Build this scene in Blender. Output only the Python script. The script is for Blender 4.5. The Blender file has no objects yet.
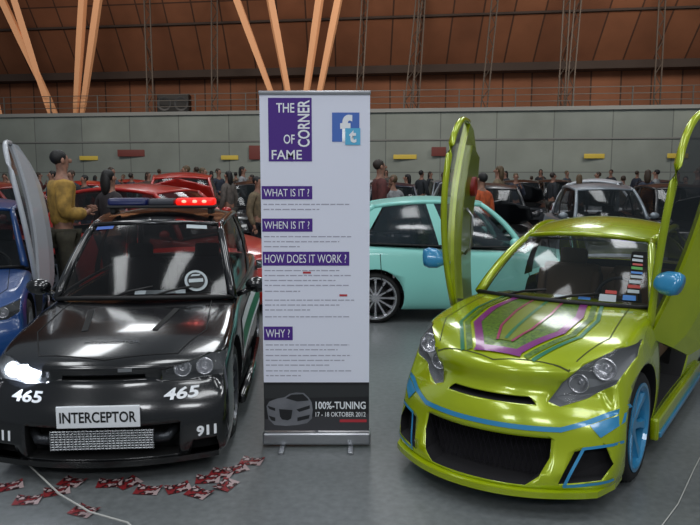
import bpy, bmesh, math, random
from mathutils import Vector, Matrix
from mathutils.bvhtree import BVHTree
random.seed(7)
C = bpy.context.scene.collection
D = bpy.data
# ------------------------------------------------------------------ materials
MATS = {}
def srgb(c):
    return tuple(((v/255)/12.92 if v/255 <= .04045 else ((v/255+.055)/1.055)**2.4) for v in c)+(1,)
def mat(name, rgb, rough=.5, metal=0, coat=0, emit=None, es=0, alpha=1, noise=0, nscale=8, trans=0, bump=0, rgb2=None):
    if name in MATS: return MATS[name]
    m = D.materials.new(name); m.use_nodes = True
    nt = m.node_tree; b = nt.nodes['Principled BSDF']
    b.inputs['Base Color'].default_value = srgb(rgb)
    b.inputs['Roughness'].default_value = rough
    b.inputs['Metallic'].default_value = metal
    b.inputs['Coat Weight'].default_value = coat
    b.inputs['Coat Roughness'].default_value = .08
    b.inputs['Alpha'].default_value = alpha
    b.inputs['Transmission Weight'].default_value = trans
    if emit:
        b.inputs['Emission Color'].default_value = srgb(emit); b.inputs['Emission Strength'].default_value = es
    if noise or rgb2:
        tc = nt.nodes.new('ShaderNodeTexCoord'); n = nt.nodes.new('ShaderNodeTexNoise')
        n.inputs['Scale'].default_value = nscale; n.inputs['Detail'].default_value = 5
        nt.links.new(tc.outputs['Object'], n.inputs['Vector'])
        mx = nt.nodes.new('ShaderNodeMixRGB')
        mx.inputs[1].default_value = srgb(rgb)
        mx.inputs[2].default_value = srgb(rgb2 if rgb2 else tuple(max(0, v*(1-noise)) for v in rgb))
        rr = nt.nodes.new('ShaderNodeValToRGB'); rr.color_ramp.elements[0].position = .35; rr.color_ramp.elements[1].position = .65
        nt.links.new(n.outputs['Fac'], rr.inputs[0]); nt.links.new(rr.outputs[0], mx.inputs[0])
        nt.links.new(mx.outputs[0], b.inputs['Base Color'])
    MATS[name] = m
    return m
def brickmat(name, c1, c2, cm, w, h, mortar=.02, rough=.8, off=0):
    m = D.materials.new(name); m.use_nodes = True; nt = m.node_tree; b = nt.nodes['Principled BSDF']
    tc = nt.nodes.new('ShaderNodeTexCoord'); br = nt.nodes.new('ShaderNodeTexBrick')
    br.inputs['Color1'].default_value = srgb(c1); br.inputs['Color2'].default_value = srgb(c2); br.inputs['Mortar'].default_value = srgb(cm)
    br.inputs['Scale'].default_value = 1; br.inputs['Brick Width'].default_value = w; br.inputs['Row Height'].default_value = h
    br.inputs['Mortar Size'].default_value = mortar; br.offset = off
    nz = nt.nodes.new('ShaderNodeTexNoise'); nz.inputs['Scale'].default_value = .6; nz.inputs['Detail'].default_value = 6
    mx = nt.nodes.new('ShaderNodeMixRGB'); mx.blend_type = 'MULTIPLY'; mx.inputs[0].default_value = .45
    nt.links.new(tc.outputs['UV'], br.inputs['Vector']); nt.links.new(tc.outputs['Object'], nz.inputs['Vector'])
    nt.links.new(br.outputs['Color'], mx.inputs[1]); nt.links.new(nz.outputs['Fac'], mx.inputs[2])
    nt.links.new(mx.outputs[0], b.inputs['Base Color']); b.inputs['Roughness'].default_value = rough
    return m
DARK = mat('dark_plastic', (12, 12, 14), .6)
BLACKGLOSS = mat('black_gloss', (8, 8, 9), .25, coat=.5)
CHROME = mat('chrome', (205, 205, 210), .25, .9)
SILVER = mat('silver_alloy', (170, 172, 176), .3, .9)
RUBBER = mat('tyre_rubber', (16, 16, 17), .8)
WHITE = mat('white_vinyl', (235, 238, 242), .5)
INK = mat('black_ink', (12, 12, 14), .5)
SEAM = mat('panel_gap', (5, 5, 6), .9)
GLASS = mat('tinted_glass', (24, 30, 32), .08, 0, .4, alpha=.45)
DGLASS = mat('dark_glass', (16, 22, 26), .1, 0, .5, alpha=.8)
LENS = mat('lamp_lens', (200, 205, 210), .05, 0, .6, alpha=.09)
REDLENS = mat('tail_lens', (150, 12, 12), .15, 0, 1)
# ------------------------------------------------------------------ mesh helpers
def mk(name, verts, faces, m=None, parent=None, smooth=True, recalc=True):
    me = D.meshes.new(name); me.from_pydata([tuple(v) for v in verts], [], faces)
    if recalc:
        bm = bmesh.new(); bm.from_mesh(me); bmesh.ops.recalc_face_normals(bm, faces=bm.faces); bm.to_mesh(me); bm.free()
    return wrap(name, me, m, parent, smooth)
def wrap(name, me, m=None, parent=None, smooth=True):
    o = D.objects.new(name, me); C.objects.link(o)
    if m is not None: me.materials.append(m)
    if smooth:
        for p in me.polygons: p.use_smooth = True
    if parent: o.parent = parent
    return o
def empty(name, label, cat, loc=(0, 0, 0), rz=0, group=None):
    e = D.objects.new(name, None); C.objects.link(e); e.location = loc; e.rotation_euler = (0, 0, rz)
    e.empty_display_size = .2; e['label'] = label; e['category'] = cat
    if group: e['group'] = group
    return e
def top(o, label, cat, group=None):
    o['label'] = label; o['category'] = cat
    if group: o['group'] = group
    return o
def boxdata(s, c=(0, 0, 0), M=None):
    vs = []
    for x in (-.5, .5):
        for y in (-.5, .5):
            for z in (-.5, .5):
                v = Vector((x*s[0], y*s[1], z*s[2])) 
                if M: v = M @ v
                vs.append(v+Vector(c))
    fs = [(0, 1, 3, 2), (4, 6, 7, 5), (0, 4, 5, 1), (2, 3, 7, 6), (0, 2, 6, 4), (1, 5, 7, 3)]
    return vs, fs
def box(name, s, c, m, parent=None, bev=0, M=None, seg=3):
    bm = bmesh.new(); vs, fs = boxdata(s, c, M)
    bv = [bm.verts.new(v) for v in vs]
    for f in fs: bm.faces.new([bv[i] for i in f])
    if bev: bmesh.ops.bevel(bm, geom=bm.edges[:], offset=bev, segments=seg, affect='EDGES', profile=.6)
    bmesh.ops.recalc_face_normals(bm, faces=bm.faces)
    me = D.meshes.new(name); bm.to_mesh(me); bm.free()
    return wrap(name, me, m, parent, bool(bev))
def multi(name, parts, m, parent=None, smooth=False):
    vs, fs = [], []
    for v, f in parts:
        o = len(vs); vs += list(v); fs += [tuple(i+o for i in q) for q in f]
    return mk(name, vs, fs, m, parent, smooth)
def tubedata(pts, r, n=8, close=False, flat=1):
    pts = [Vector(p) for p in pts]; N = len(pts)
    rs = r if isinstance(r, (list, tuple)) else [r]*N
    vs, fs = [], []
    for i, p in enumerate(pts):
        a = pts[(i-1) % N] if (close or i > 0) else p
        b = pts[(i+1) % N] if (close or i < N-1) else p
        t = (b-a).normalized()
        up = Vector((0, 0, 1)) if abs(t.z) < .95 else Vector((0, 1, 0))
        s = t.cross(up).normalized(); u = s.cross(t).normalized()
        for k in range(n):
            an = 2*math.pi*k/n
            vs.append(p+s*math.cos(an)*rs[i]+u*math.sin(an)*rs[i]*flat)
    L = N if close else N-1
    for i in range(L):
        for k in range(n):
            j = (i+1) % N
            fs.append((i*n+k, i*n+(k+1) % n, j*n+(k+1) % n, j*n+k))
    if not close:
        fs.append(tuple(range(n))); fs.append(tuple((N-1)*n+k for k in range(n)))
    return vs, fs
def tube(name, pts, r, m, parent=None, n=8, close=False, flat=1):
    v, f = tubedata(pts, r, n, close, flat); return mk(name, v, f, m, parent)
def revdata(prof, n=32, axis='x', c=(0, 0, 0), closed=False):
    vs, fs = [], []
    for i in range(n):
        a = 2*math.pi*i/n
        for r, x in prof:
            if axis == 'x': v = (x, r*math.cos(a), r*math.sin(a))
            elif axis == 'y': v = (r*math.cos(a), x, r*math.sin(a))
            else: v = (r*math.cos(a), r*math.sin(a), x)
            vs.append(Vector(v)+Vector(c))
    P = len(prof)
    for i in range(n):
        for k in range(P if closed else P-1):
            j = (i+1) % n; k2 = (k+1) % P
            fs.append((i*P+k, i*P+k2, j*P+k2, j*P+k))
    return vs, fs
def grid(fn, nu, nv):
    vs = [fn(i/nu, j/nv) for j in range(nv+1) for i in range(nu+1)]
    fs = [(j*(nu+1)+i, j*(nu+1)+i+1, (j+1)*(nu+1)+i+1, (j+1)*(nu+1)+i) for j in range(nv) for i in range(nu)]
    return vs, fs
def ell(c, r, n=12, m=8, M=None):
    def f(u, v):
        a = 2*math.pi*u; b = math.pi*(v-.5)
        p = Vector((r[0]*math.cos(b)*math.cos(a), r[1]*math.cos(b)*math.sin(a), r[2]*math.sin(b)))
        if M: p = M @ p
        return p+Vector(c)
    return grid(f, n, m)
def weld(o, d=.0005):
    bm = bmesh.new(); bm.from_mesh(o.data); bmesh.ops.remove_doubles(bm, verts=bm.verts, dist=d)
    bmesh.ops.recalc_face_normals(bm, faces=bm.faces); bm.to_mesh(o.data); bm.free(); return o
def evalmesh(o):
    dg = bpy.context.evaluated_depsgraph_get(); dg.update()
    return D.meshes.new_from_object(o.evaluated_get(dg), preserve_all_data_layers=False, depsgraph=dg)
def boolean(o, cutters):
    for c in cutters:
        md = o.modifiers.new('b', 'BOOLEAN'); md.operation = 'DIFFERENCE'; md.solver = 'EXACT'; md.object = c
        try: md.material_mode = 'TRANSFER'
        except Exception: pass
    bpy.context.view_layer.update()
    me = evalmesh(o); o.modifiers.clear(); o.data = me
    for c in cutters: D.objects.remove(c)
    return o
def prismdata(bot, topp):
    n = len(bot); vs = list(bot)+list(topp)
    fs = [tuple(range(n)), tuple(range(2*n-1, n-1, -1))]+[(i, (i+1) % n, n+(i+1) % n, n+i) for i in range(n)]
    return vs, fs
# --------- projection of flat shapes onto a body
def caster(bvh, axis):
    def f(a, b, off=.004):
        if axis == 'top': o, d = Vector((a, b, 3)), Vector((0, 0, -1))
        elif axis == 'front': o, d = Vector((a, -2, b)), Vector((0, 1, 0))
        elif axis == 'rear': o, d = Vector((a, 8, b)), Vector((0, -1, 0))
        elif axis == 'right': o, d = Vector((3, a, b)), Vector((-1, 0, 0))
        else: o, d = Vector((-3, a, b)), Vector((1, 0, 0))
        h, n, i, dd = bvh.ray_cast(o, d)
        if h is None:
            h, n, i, dd = bvh.find_nearest(o+d*(2.5 if axis in('front',) else 2))
        if n.dot(d) > 0: n = -n
        return h+n*off
    return f
def proj(name, bmsrc, cast, m, parent, off=.004, res=.05, solid=0):
    bm = bmsrc
    if res:
        xs = [v.co.x for v in bm.verts]; ys = [v.co.y for v in bm.verts]
        for ax, lo, hi in ((0, min(xs), max(xs)), (1, min(ys), max(ys))):
            k = int((hi-lo)/res)
            for i in range(1, k+1):
                co = lo+(hi-lo)*i/(k+1); pc = Vector((0, 0, 0)); pc[ax] = co; no = Vector((0, 0, 0)); no[ax] = 1
                bmesh.ops.bisect_plane(bm, geom=bm.verts[:]+bm.edges[:]+bm.faces[:], plane_co=pc, plane_no=no)
    for v in bm.verts: v.co = cast(v.co.x, v.co.y, off)
    me = D.meshes.new(name); bm.to_mesh(me); bm.free()
    return wrap(name, me, m, parent, True)
def polybm(*polys):
    bm = bmesh.new()
    for p in polys:
        bm.faces.new([bm.verts.new((a, b, 0)) for a, b in p])
    return bm
def linepoly(pts, w):
    out = []
    for (a, b), (c, d) in zip(pts[:-1], pts[1:]):
        L = math.hypot(c-a, d-b) or 1; nx, ny = -(d-b)/L*w/2, (c-a)/L*w/2
        ex, ey = (c-a)/L*w*.3, (d-b)/L*w*.3
        out.append([(a+nx-ex, b+ny-ey), (c+nx+ex, d+ny+ey), (c-nx+ex, d-ny+ey), (a-nx-ex, b-ny-ey)])
    return out
def textmesh(s, w, h, bold=.0, rot=0, c=(0, 0), shear=0):
    cu = D.curves.new('t', 'FONT'); cu.body = s; cu.align_x = 'CENTER'; cu.align_y = 'CENTER'; cu.offset = bold; cu.shear = shear
    cu.resolution_u = 3
    o = D.objects.new('t', cu); C.objects.link(o); bpy.context.view_layer.update()
    me = evalmesh(o); D.objects.remove(o)
    xs = [v.co.x for v in me.vertices]; ys = [v.co.y for v in me.vertices]
    cx, cy = (min(xs)+max(xs))/2, (min(ys)+max(ys))/2; sx = w/(max(xs)-min(xs)); sy = h/(max(ys)-min(ys))
    bm = bmesh.new(); bm.from_mesh(me); D.meshes.remove(me)
    cr, sr = math.cos(rot), math.sin(rot)
    for v in bm.verts:
        x, y = (v.co.x-cx)*sx, (v.co.y-cy)*sy
        v.co = Vector((x*cr-y*sr+c[0], x*sr+y*cr+c[1], 0))
    return bm
def bmobj(name, bm, fn, m, parent):
    for v in bm.verts: v.co = fn(v.co.x, v.co.y)
    me = D.meshes.new(name); bm.to_mesh(me); bm.free()
    return wrap(name, me, m, parent, False)
# ------------------------------------------------------------------ car builder
def lattice_body(st, fprof, rprof, m, cols=(-1, -.88, -.6, -.3, 0, .3, .6, .88, 1), rows=(0, .18, .42, .68, .88, 1)):
    nx, nz, ny = len(cols)-1, len(rows)-1, len(st)-1
    idx = {}; vs = []
    def P(i, j, k):
        if (i, j, k) in idx: return idx[(i, j, k)]
        y, zb, zs, zt, wb, wm, ws, cf = st[k]; a = cols[i]; b = rows[j]
        wv = [wb, wb*.3+wm*.7, wm, wm*.985, wm*.35+ws*.65, ws][j]
        x = a*wv; z = zb+b*(zs-zb)
        if j == nz: z = zs+(zt-zs)*(1-abs(a)**2.6)
        yy = y+cf*(abs(a)**2.2)
        if k == 0: yy += fprof[j]
        if k == ny: yy += rprof[j]
        idx[(i, j, k)] = len(vs); vs.append((x, yy, z)); return idx[(i, j, k)]
    fs = []
    for k in range(ny):
        for i in range(nx):
            for j in (0, nz): fs.append((P(i, j, k), P(i+1, j, k), P(i+1, j, k+1), P(i, j, k+1)))
        for j in range(nz):
            for i in (0, nx): fs.append((P(i, j, k), P(i, j+1, k), P(i, j+1, k+1), P(i, j, k+1)))
    for k in (0, ny):
        for i in range(nx):
            for j in range(nz): fs.append((P(i, j, k), P(i+1, j, k), P(i+1, j+1, k), P(i, j+1, k)))
    o = mk('body', vs, fs, m)
    md = o.modifiers.new('s', 'SUBSURF'); md.levels = 2; md.render_levels = 2
    me = evalmesh(o); o.modifiers.clear(); o.data = me
    return o
def bvh_of(me):
    return BVHTree.FromPolygons([v.co.copy() for v in me.vertices], [tuple(p.vertices) for p in me.polygons])
WHEELCACHE = {}
def wheel_meshes(r, w, spokes, rimmat, key, rat=.73):
    if key in WHEELCACHE: return WHEELCACHE[key]
    ri = r*rat
    prof = [(ri, -w*.46), (r*.9, -w*.5), (r*.975, -w*.42), (r, -w*.3), (r, w*.3), (r*.975, w*.42), (r*.9, w*.5), (ri, w*.46)]
    t = mk('wheel', *revdata(prof, 40), RUBBER)
    parts = [revdata([(ri, -w*.46), (ri*1.02, w*.46), (ri*1.03, w*.5), (ri*.95, w*.5), (ri*.9, w*.4), (ri*.88, -w*.4)], 40)]
    parts.append(revdata([(0, w*.36), (.045, w*.36), (.055, w*.3), (.06, w*.1)], 20))
    for i in range(spokes):
        a = 2*math.pi*i/spokes; M = Matrix.Rotation(a, 3, 'X')
        hw = .8*ri*math.pi/spokes*.42
        q = []
        for (rr, hh, x0, x1) in ((.04, hw*.8, w*.2, w*.34), (ri*.55, hw*.6, w*.26, w*.38), (ri*.93, hw*.95, w*.3, w*.44)):
            q += [M @ Vector((x0, -hh, rr)), M @ Vector((x0, hh, rr)), M @ Vector((x1, hh*.7, rr)), M @ Vector((x1, -hh*.7, rr))]
        f = [(0, 1, 2, 3), (8, 9, 10, 11)]
        for s in (0, 4):
            for k in range(4): f.append((s+k, s+(k+1) % 4, s+4+(k+1) % 4, s+4+k))
        parts.append((q, f))
    rm = multi('rim', parts, rimmat, None, False)
    bk = mk('brake_disc', *revdata([(0, -.01), (ri*.8, -.01), (ri*.8, .02), (0, .02)], 24), mat('brake_steel', (50, 50, 52), .4, .8))
    res = (t.data, rm.data, bk.data)
    for o in (t, rm, bk): D.objects.remove(o)
    WHEELCACHE[key] = res
    return res
def add_wheel(car, x, y, r, w, meshes, steer=0):
    t = D.objects.new('wheel', meshes[0]); rm = D.objects.new('rim', meshes[1]); bk = D.objects.new('brake_disc', meshes[2])
    for o in (t, rm, bk): C.objects.link(o)
    t.parent = car; rm.parent = t; bk.parent = t
    t.location = (x, y, r); t.rotation_euler = (0, 0, (math.pi if x < 0 else 0)+steer)
    return t
def lag(p0, p1, p2, t):
    a = Vector(p0); b = Vector(p1); c = Vector(p2)
    return a*(2*(t-.5)*(t-1))+b*(-4*t*(t-1))+c*(2*t*(t-.5))
class Cabin:
    def __init__(s, K):
        s.K = K
    def bF(s, u): y0, y1, w, z0, z1 = s.K['bF']; return Vector((w*u, y0+(y1-y0)*u*u, z0+(z1-z0)*u*u))
    def tF(s, u): y0, y1, w, z0, z1 = s.K['tF']; return Vector((w*u, y0+(y1-y0)*u*u, z0+(z1-z0)*u*u))
    def bR(s, u): y0, y1, w, z0, z1 = s.K['bR']; return Vector((w*u, y0+(y1-y0)*u*u, z0+(z1-z0)*u*u))
    def tR(s, u): y0, y1, w, z0, z1 = s.K['tR']; return Vector((w*u, y0+(y1-y0)*u*u, z0+(z1-z0)*u*u))
    def sB(s, t, sd=1): v = lag(s.bF(1), s.K['mB'], s.bR(1), t); v.x *= sd; return v
    def sT(s, t, sd=1): v = lag(s.tF(1), s.K['mT'], s.tR(1), t); v.x *= sd; return v
    def ws(s, u, h): v = s.bF(u).lerp(s.tF(u), h); v.y -= .12*h*(1-h); v.z += .1*h*(1-h); return v
    def rs(s, u, h): v = s.bR(u).lerp(s.tR(u), h); v.y += .12*h*(1-h); v.z += .08*h*(1-h); return v
    def side(s, t, h, sd=1): v = s.sB(t, sd).lerp(s.sT(t, sd), h); v.x += sd*.12*h*(1-h); return v
    def roof(s, u, v):
        w = (u+1)/2; L = lambda t: s.sT(t, -1); R = lambda t: s.sT(t, 1)
        p = s.tF(u)*(1-v)+s.tR(u)*v+L(v)*(1-w)+R(v)*w-(L(0)*(1-w)*(1-v)+R(0)*w*(1-v)+L(1)*(1-w)*v+R(1)*w*v)
        p.z += .035*(1-u*u)*(4*v*(1-v))**.6
        return p
def patch(name, fn, u0, u1, v0, v1, m, parent, nu=10, nv=8, off=None):
    vs, fs = grid(lambda a, b: fn(u0+(u1-u0)*a, v0+(v1-v0)*b), nu, nv)
    o = mk(name, vs, fs, m, parent, True, False)
    if off:
        me = o.data; me.update(); ns = [v.normal.copy() for v in me.vertices]
        cen = Vector((0, 1.8, .7))
        for v, n in zip(me.vertices, ns):
            if n.dot(v.co-cen) < 0: n = -n
            v.co += n*off
    return o
def seat(parent, x, y, z, m, name='seat'):
    parts = []
    def bx(s, c, M=None, bev=.03):
        o = box('t', s, c, None, None, bev, M); d = ([v.co.copy() for v in o.data.vertices], [tuple(p.vertices) for p in o.data.polygons]); D.objects.remove(o); return d
    R = Matrix.Rotation(-.25, 3, 'X')
    parts.append(bx((.42, .45, .14), (x, y, z)))
    parts.append(bx((.42, .12, .5), (x, y+.25, z+.25), R, .04))
    parts.append(bx((.2, .08, .13), (x, y+.33, z+.54), R, .03))
    parts.append(bx((.06, .14, .4), (x-.2, y+.22, z+.25), R, .025)); parts.append(bx((.06, .14, .4), (x+.2, y+.22, z+.25), R, .025))
    return multi(name, parts, m, parent, True)
OBB = []
def make_car(label, cat, loc, rz, paint, K, rimmat=SILVER, spokes=8, detail=1, rr=.29, mirrors=True, hood_open=False, name='car', doors_open=(), group=None, inter=None, seatmat=None, rat=.73, hang=1.15):
    car = empty(name, label, cat, loc, rz, group)
    sx, sy, sz = K.get('s', (1, 1, 1))
    st = [(y*sy, zb*sz, zs*sz, zt*sz, wb*sx, wm*sx, ws*sx, cf*sy) for (y, zb, zs, zt, wb, wm, ws, cf) in K['st']]
    body = lattice_body(st, K['fp'], K['rp'], paint)
    bvh0 = bvh_of(body.data)
    L = K['L']*sy; yf, yr = K['axF']*sy, K['axR']*sy; W = K['W']*sx
    OBB.append((loc[0], loc[1], rz, W, L))
    cut = []
    wellm = mat('wheel_well', (6, 6, 7), .9)
    for y in (yf, yr):
        for sd in (-1, 1):
            v, f = revdata([(0, W-.24 if sd > 0 else -W-.2), (rr*1.13, W-.24 if sd > 0 else -W-.2), (rr*1.13, W+.2 if sd > 0 else -W+.24), (0, W+.2 if sd > 0 else -W+.24)], 32, 'x', (0, y, rr+.01))
            c = weld(mk('c', v, f, wellm)); cut.append(c)
    cb = Cabin({k: ((v[0]*sy, v[1]*sy, v[2]*sx, v[3]*sz, v[4]*sz) if k[1] in 'FR' else (v[0]*sx, v[1]*sy, v[2]*sz)) for k, v in K['cab'].items()})
    y0, y1 = cb.bF(1).y+.02, cb.bR(1).y-.1; cw = cb.bF(1).x-.05; im = inter or mat('interior_black', (16, 16, 18), .8)
    cut.append(mk('c', *boxdata((cw*2, y1-y0, .9*sz), (0, (y0+y1)/2, .30*sz+.45*sz)), im, None, False))
    kk = sx*K['W']/.65
    if hood_open:
        hy0, hy1 = .22*sy, cb.bF(0).y-.1
        hp = [(-.36*kk, hy1), (-.5*kk, (hy0+hy1)/2+.1), (-.42*kk, hy0+.12), (0, hy0), (.42*kk, hy0+.12), (.5*kk, (hy0+hy1)/2+.1), (.36*kk, hy1)]
        cut.append(mk('c', *prismdata([(a, b, .38*sz) for a, b in hp], [(a, b, 2) for a, b in hp]), wellm, None, False))
    for sd in doors_open:
        dy0, dy1 = K['door']
        pl = [(dy0*sy, .24), (dy1*sy-.1, .24), (dy1*sy+.02, .4), (dy1*sy+.05, 1.1), (dy0*sy+.03, 1.1), (dy0*sy-.03, .6)]
        cut.append(mk('c', *prismdata([(sd*(W-.2), a, b) for a, b in pl], [(sd*(W+.3), a, b) for a, b in pl]), im, None, False))
    casts0 = caster(bvh0, 'front')
    for hole in K.get('holes', ()):
        poly, dep, hm = hole
        pl = [(a*sx, b*sz) for a, b in poly]; bk = []
        for a, b in pl:
            h = casts0(a, b, 0); bk.append((a, h.y+dep, b))
        cut.append(mk('c', *prismdata([(a, -1, b) for a, b in pl], bk), hm, None, False))
    for o in cut:
        for p in o.data.polygons: p.use_smooth = False
    boolean(body, cut)
    body.parent = car
    bvh = bvh_of(body.data)
    F, T = caster(bvh0, 'front'), caster(bvh0, 'top'); R = caster(bvh0, 'right'); Lf = caster(bvh0, 'left'); RE = caster(bvh0, 'rear')
    gl = K.get('glass', GLASS)
    patch('windscreen', cb.ws, -.97, .97, .03, .98, gl, car, 14, 8)
    patch('rear_window', cb.rs, -.86, .86, .06, .94, K.get('rglass', DGLASS), car, 12, 6, .004)
    patch('roof', lambda u, v: cb.roof(u*2-1, v), 0, 1, -.0, 1, K.get('roofmat', paint), car, 16, 14)
    parts = [tubedata([cb.tF(-1+u/8) for u in range(17)], .018, 8), tubedata([cb.tR(-1+u/8) for u in range(17)], .02, 8)]
    cp = K.get('cp', .86)
    for sd in (-1, 1):
        parts.append(tubedata([cb.sT(t/12, sd)-Vector((0, 0, .004)) for t in range(13)], .024, 8))
        parts.append(tubedata([cb.ws(sd, h/8) for h in range(9)], [.034-.008*h/8 for h in range(9)], 8))
        parts.append(tubedata([cb.rs(sd, h/8) for h in range(9)], .03, 8))
        parts.append(grid(lambda a, b: cb.rs(sd*(.84+.16*a), b), 4, 8))
        parts.append(grid(lambda a, b: cb.side(cp+(1-cp)*a, b, sd)+Vector((sd*.004, 0, 0)), 5, 8))
    multi('roof_pillar', parts, K.get('pillarmat', paint), car, True)
    bpm = K.get('bpillar', DARK)
    for sd in (-1, 1):
        panes = K.get('panes', [(.03, .47), (.52, .84)])
        for k, (a, b) in enumerate(panes):
            if doors_open and sd in doors_open and k == 0: continue
            patch('side_window', lambda u, v: cb.side(u, v, sd), a, b, .05, .95, K.get('sglass', gl), car, 8, 6)
        for k in range(len(panes)-1):
            mk('door_pillar', *grid(lambda a, b: cb.side(panes[k][1]-.01+(panes[k+1][0]-panes[k][1]+.02)*a, b, sd)+Vector((sd*.005, 0, 0)), 2, 8), bpm, car)
        if not (doors_open and sd in doors_open):
            tube('window_trim', [cb.sB(t/12, sd)+Vector((0, 0, .012)) for t in range(13)], .012, DARK, car, 6)
    tube('windscreen_seal', [cb.bF(-1+u/8)+Vector((0, -.01, .008)) for u in range(17)], .016, DARK, car, 6)
    sm = seatmat or mat('seat_fabric', (34, 34, 38), .8)
    for sd in (-1, 1): seat(car, sd*.27*kk, (y0+.75*sy), .44*sz, sm)
    box('rear_seat', (cw*1.7, .14, .5), (0, y1-.22, .60*sz), sm, car, .04, Matrix.Rotation(-.3, 3, 'X'))
    box('dashboard', (cw*1.96, .3, .18), (0, y0+.12, cb.bF(1).z-.1), K.get('dash', im), car, .05)
    ring = [Vector((.27*sx+.14*math.cos(a*math.pi/10), y0+.36+.05*math.sin(a*math.pi/10), cb.bF(1).z-.03+.14*math.sin(a*math.pi/10))) for a in range(20)]
    multi('steering_wheel', [tubedata(ring, .012, 6, True), tubedata([ring[0], ring[10]], .012, 6), tubedata([(ring[0]+ring[10])/2, ring[15]], .012, 6)], DARK, car, True)
    wm_ = wheel_meshes(rr, .19, spokes, rimmat, (rr, spokes, rimmat.name), rat)
    for y in (yf, yr):
        for sd in (-1, 1): add_wheel(car, sd*(W-.115), y, rr, .19, wm_)
    hw = .46*kk
    if not hood_open:
        seams = polybm(*linepoly([(-hw*.98, cb.bF(1).y-.1), (-hw*1.05, .55*sy), (-hw*.8, .24*sy), (0, .15*sy), (hw*.8, .24*sy), (hw*1.05, .55*sy), (hw*.98, cb.bF(1).y-.1)], .006))
        proj('bonnet_seam', seams, T, K.get('seam', SEAM), car, .002, .08)
    for sd, cs in ((1, R), (-1, Lf)):
        if sd in doors_open: continue
        dy0, dy1 = K['door']; dy0 *= sy; dy1 *= sy; bz = st[6][2]-.03
        proj('door_seam', polybm(*linepoly([(dy0, bz), (dy0-.04, .5*sz), (dy0+.02, .2*sz), (dy1-.08, .2*sz), (dy1, .4*sz), (dy1+.02, bz)], .008)), cs, SEAM, car, .002, .08)
        if K.get('door2'): d2 = K['door2']*sy; proj('door_seam', polybm(*linepoly([(d2, bz), (d2-.02, .42*sz), (d2-.1, .3*sz)], .008)), cs, SEAM, car, .002, .08)
        proj('door_handle', polybm([(dy1-.17, bz-.09), (dy1-.05, bz-.09), (dy1-.05, bz-.065), (dy1-.17, bz-.065)]), cs, paint if detail < 2 else DARK, car, .014, .03)
    if mirrors:
        for sd in (-1, 1):
            if sd in doors_open: continue
            c = Vector((sd*(cb.bF(1).x+.16), cb.bF(1).y+.12, cb.bF(1).z+.07))
            multi('wing_mirror', [ell(c, (.085, .05, .055)), tubedata([c+Vector((-sd*.05, .0, -.03)), c+Vector((-sd*.15, 0, -.07))], .02, 6)], K.get('mirmat', paint), car, True)
    for sd in (-1, 1):
        a = W*.9; zt = st[-2][2]
        proj('tail_lamp', polybm([(sd*a*.62, zt-.16), (sd*a*.97, zt-.18), (sd*a*.97, zt-.04), (sd*a*.68, zt-.03)]), RE, REDLENS, car, .008, .05)
    for poly in K.get('lamps', ()):
        pl = [(a*sx, b*sz) for a, b in poly]
        proj('headlamp', polybm(pl), F, LENS, car, .002, .03)
    for (a, b, r) in K.get('bulbs', ()):
        p = F(a*sx, b*sz, 0)+Vector((0, .05, 0))
        v, f = revdata([(0, .01), (r*.25, .015), (r*.3, .035), (r*.7, .025), (r, 0), (r*1.15, -.012), (r*1.2, 0)], 24, 'y', p)
        mk('lamp_reflector', v, f, CHROME, car)
    if hood_open:
        o = proj('bonnet', polybm(hp), T, paint, car, .0, .08)
        me = o.data; piv = T(0, hy1, 0); A = Matrix.Rotation(-hang, 4, 'X')
        for v in me.vertices: v.co = piv+(A @ (v.co-piv).to_4d()).to_3d()*1.15
        md = o.modifiers.new('s', 'SOLIDIFY'); md.thickness = .02
        box('engine', (.5*sx, .35*sy, .2), (0, (hy0+hy1)/2, .46*sz), mat('engine_alloy', (90, 92, 96), .4, .7), car, .03)
    return car, dict(body=body, bvh=bvh, F=F, T=T, R=R, L=Lf, RE=RE, cb=cb, st=st)
HATCH = dict(L=3.6, W=.65, axF=.68, axR=3.0, door=(1.12, 2.05),
    st=[(0, .12, .50, .53, .58, .60, .54, .20), (.07, .10, .56, .60, .60, .62, .57, .19), (.3, .10, .62, .67, .61, .64, .60, .10),
        (.5, .12, .66, .72, .61, .655, .61, .04), (.8, .13, .71, .77, .61, .655, .62, .02), (1.05, .14, .76, .82, .61, .645, .62, 0), (1.5, .14, .79, .81, .61, .64, .61, 0),
        (2.2, .14, .81, .83, .61, .64, .61, 0), (2.75, .14, .83, .85, .61, .655, .61, 0), (3.15, .13, .85, .87, .61, .655, .60, 0), (3.45, .14, .85, .87, .59, .63, .58, -.05), (3.6, .16, .80, .82, .56, .60, .55, -.16)],
    fp=(.03, .0, .01, .03, .08, .13), rp=(-.02, 0, .0, -.01, -.04, -.08),
    cab=dict(bF=(.98, 1.18, .565, .81, .78), tF=(1.55, 1.64, .44, 1.30, 1.275), mB=(.60, 2.2, .815), mT=(.47, 2.35, 1.325), bR=(3.42, 3.3, .50, .88, .86), tR=(3.05, 3.0, .43, 1.27, 1.25)),
    lamps=[[(s*.30, .50), (s*.50, .49), (s*.585, .54), (s*.585, .62), (s*.50, .60), (s*.30, .55)] for s in (-1, 1)],
    bulbs=[(s*x, .548-.005, .035) for s in (-1, 1) for x in (.37, .47)])
import copy
def spec(base, **kw):
    k = copy.copy(base); k.update(kw); return k
LAMPBACK = mat('lamp_housing', (60, 62, 66), .35, .6)
LAMPBR = mat('lamp_housing_bright', (105, 108, 112), .4, .2)
LAMPDK = mat('lamp_housing_dark', (34, 36, 40), .4, .3)
def lampholes(k): return [(p, .11, LAMPBACK) for p in k['lamps']]
GRILLE = mat('grille_dark', (9, 9, 10), .8)
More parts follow.
